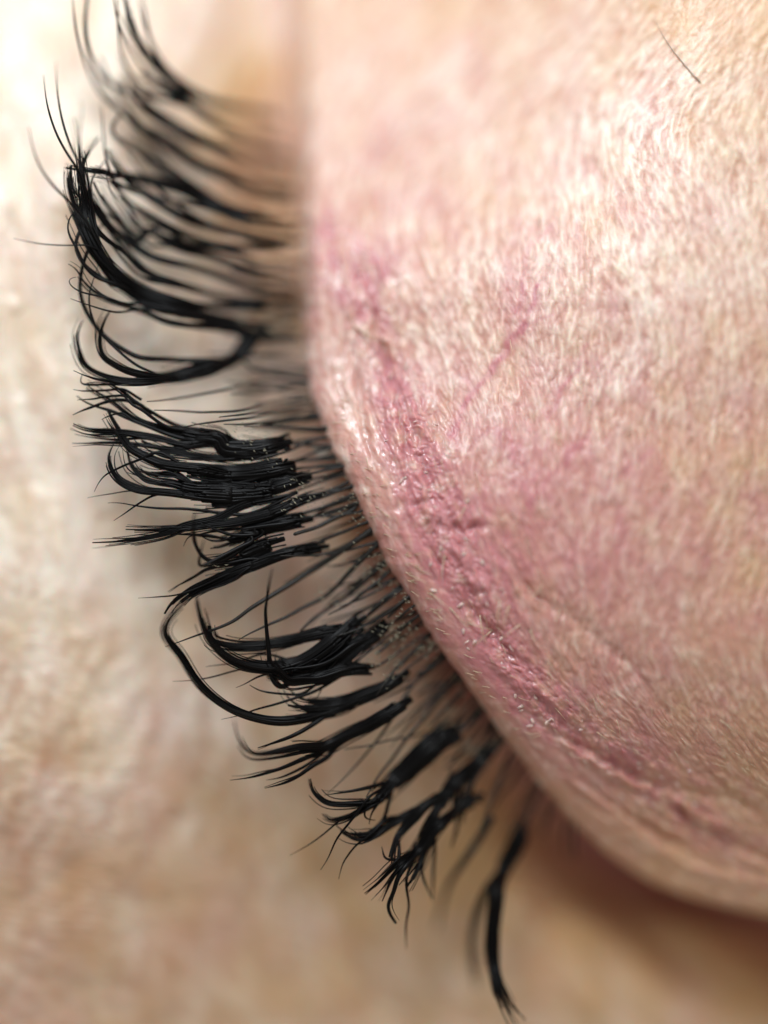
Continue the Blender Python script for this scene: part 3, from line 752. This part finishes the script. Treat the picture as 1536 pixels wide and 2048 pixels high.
# dried glue on the lash roots: small upright flakes
parts = []
flk = [(760,1120,40,30),(720,1000,55,8),(700,1030,60,20),(690,965,60,10),(720,1160,70,20),(820,1200,35,25),(790,1260,45,35),(860,1290,30,30),(930,1360,35,28),(960,1400,28,25),(1010,1480,30,30),
       (640,1190,25,10),(560,640,40,30),(480,625,25,10),(500,880,60,30),(640,790,50,15),(430,1120,30,8),(890,1430,40,25),(600,985,50,25),(940,1500,30,20),(770,1330,50,30)]
for (cx, cy, r_, n_) in flk:
    for q in range(int(n_*1.8)):
        px = cx + R.gauss(0, r_*0.5); py = cy + R.gauss(0, r_*0.4)
        if px > float(edge(py))-3: continue
        z = float(zlash(np.array([px]), np.array([py]))[0]) + R.uniform(4, 14)
        a = R.uniform(-0.9, 0.3)+ (1.0 if py < 1000 else 0.6); ln = R.uniform(5, 12); wd = R.uniform(1.2, 2.4)
        dx, dy = math.cos(a)*ln, math.sin(a)*ln
        P4 = [(px, py, z), (px+dx, py+dy, z+R.uniform(-3, 5)), (px+dx*.5-dy/ln*wd, py+dy*.5+dx/ln*wd, z+1), (px+dx*.5, py+dy*.5, z+3)]
        parts.append((np.array([world(*p) for p in P4]), [(0, 2, 1), (0, 1, 3), (0, 3, 2), (1, 2, 3)]))
o = child('glue_flakes', to_mesh('glue_flakes', parts, M_glue), person, 'tiny pale flakes of dried glue on the lash roots'); o['kind'] = 'stuff'

# clear glue bead beside the lid border
import bmesh
bm = bmesh.new(); bmesh.ops.create_icosphere(bm, subdivisions=4, radius=1)
wx, wy, wz = world(646, 900, -62)
for v_ in bm.verts:
    n_ = 1+0.18*float(perlin(np.array([v_.co.x*1.7+3]), np.array([v_.co.y*1.7+v_.co.z]), 3)[0])
    v_.co = (wx + v_.co.x*n_*24*K, wy + v_.co.y*n_*12*K, wz + v_.co.z*n_*10*K)
mb = bpy.data.meshes.new('glue_bead'); bm.to_mesh(mb); bm.free(); mb.materials.append(M_bead)
mb.polygons.foreach_set('use_smooth', [True]*len(mb.polygons))
child('glue_bead', mb, person, 'whitish bead of clear glue between the lash roots')

# downy hairs on the lid
def lid_z(px, py):
    i = int(np.argmin(np.abs(YS-py))); row = PX[i, nL+nW:]; j = int(np.argmin(np.abs(row-px)))
    return float(PZ[i, nL+nW+j])
parts = []
def vellus(px, py, ang, ln, wd, curve=0.0, h=14):
    pts = []; n = 6; a = ang
    for i in range(n):
        pts.append((px, py)); px += math.sin(a)*ln/n; py += math.cos(a)*ln/n; a += curve/n
    p_ = np.array(pts); z = np.array([lid_z(a_, b_) for a_, b_ in pts]); t = np.linspace(0, 1, n)
    C = lift(p_, z - 1 + h*np.sin(t*1.9)); parts.append(tube(C, (wd*(1-0.75*t)/2+0.15)*K, 1, 5))
for q in range(300):
    py = R.uniform(120, 1800); e = float(edge(py)); px = R.uniform(e+60, 1560)
    if py < 900 and R.random() < 0.4: continue
    g = float(idw(px, py, ANG, 4.0)); vellus(px, py, math.radians(g)+R.uniform(-.45, .45), R.uniform(18, 42), R.uniform(0.9, 1.7), R.uniform(-.6, .6), R.uniform(5, 16))
for (a_, b_, g, ln, c0) in ((930,1015,-30,45,.2),(890,1110,-12,60,.2),(1040,1250,-60,50,.5),(1085,1170,-35,55,-.4),(900,1215,40,80,.1),(1000,1200,-10,60,.2),(960,1230,5,70,.3),(985,1260,-50,60,0),
        (705,650,60,75,-.3),(740,1035,100,20,.3),(830,1110,110,26,0),(820,1150,65,45,0),(1020,1210,-25,60,.5),(1060,1260,20,50,.6),(935,1245,70,60,.2),(860,1185,50,70,0),(1440,1440,55,60,.1),(1120,1220,-25,40,.2)):
    vellus(a_, b_, math.radians(g), ln, 2.6, c0, 16)
for q in range(90):                              # short down on the lid border
    py = R.uniform(700, 1500); e = float(edge(py)); px = e + R.uniform(10, 60)
    vellus(px, py, math.radians(R.uniform(50, 110)), R.uniform(10, 26), 1.6, R.uniform(-.5, .5), 7)
o = child('downy_hair', to_mesh('downy_hair', parts, M_vel), person, 'short pale down growing on the upper lid'); o['kind'] = 'stuff'
# dry scales lifting off along the sore crease
parts = []; cre_l = sum([math.dist(cre[i], cre[i+1]) for i in range(len(cre)-1)])
for q in range(95):
    i = R.randint(0, len(cre)-3); t_ = R.random(); px = cre[i][0]+(cre[i+1][0]-cre[i][0])*t_ + R.gauss(-12, 34); py = cre[i][1]+(cre[i+1][1]-cre[i][1])*t_ + R.gauss(0, 30)
    if px < float(edge(py)) + 30 or py < 420: continue
    z = lid_z(px, py) + 0.8; a = R.uniform(0, 6.28); L1 = R.uniform(3.5, 9); W1 = L1*R.uniform(.25, .5); n = 7
    top = []; bot = []
    for k_ in range(n):
        u_ = 2*math.pi*k_/n; rr_ = R.uniform(.7, 1.2); ex, ey = math.cos(u_)*L1*rr_, math.sin(u_)*W1*rr_
        X_, Y_ = px+ex*math.cos(a)-ey*math.sin(a), py+ex*math.sin(a)+ey*math.cos(a); zz = z + max(0, ex)*R.uniform(.05, .2)
        top.append(world(X_, Y_, zz+.5)); bot.append(world(X_, Y_, zz-.4))
    parts.append((np.array(top+bot), [tuple(range(n-1, -1, -1)), tuple(range(n, 2*n))] + [(k_, (k_+1) % n, n+(k_+1) % n, n+k_) for k_ in range(n)]))
o = child('dry_skin_flakes', to_mesh('dry_skin_flakes', parts, M_flake), person, 'tiny pale scales of dry skin along the pink crease'); o['kind'] = 'stuff'
# one loose grey hair on the brow side
px = [(1312,45),(1325,70),(1345,100),(1368,128),(1385,148),(1400,163)]
C = lift(np.array(px, float), np.array([lid_z(a_, b_)+5 for a_, b_ in px]))
child('brow_hair', to_mesh('brow_hair', [tube(C, np.linspace(0.3, 1.9, 6)*K, 1, 6)], M_brow), person)
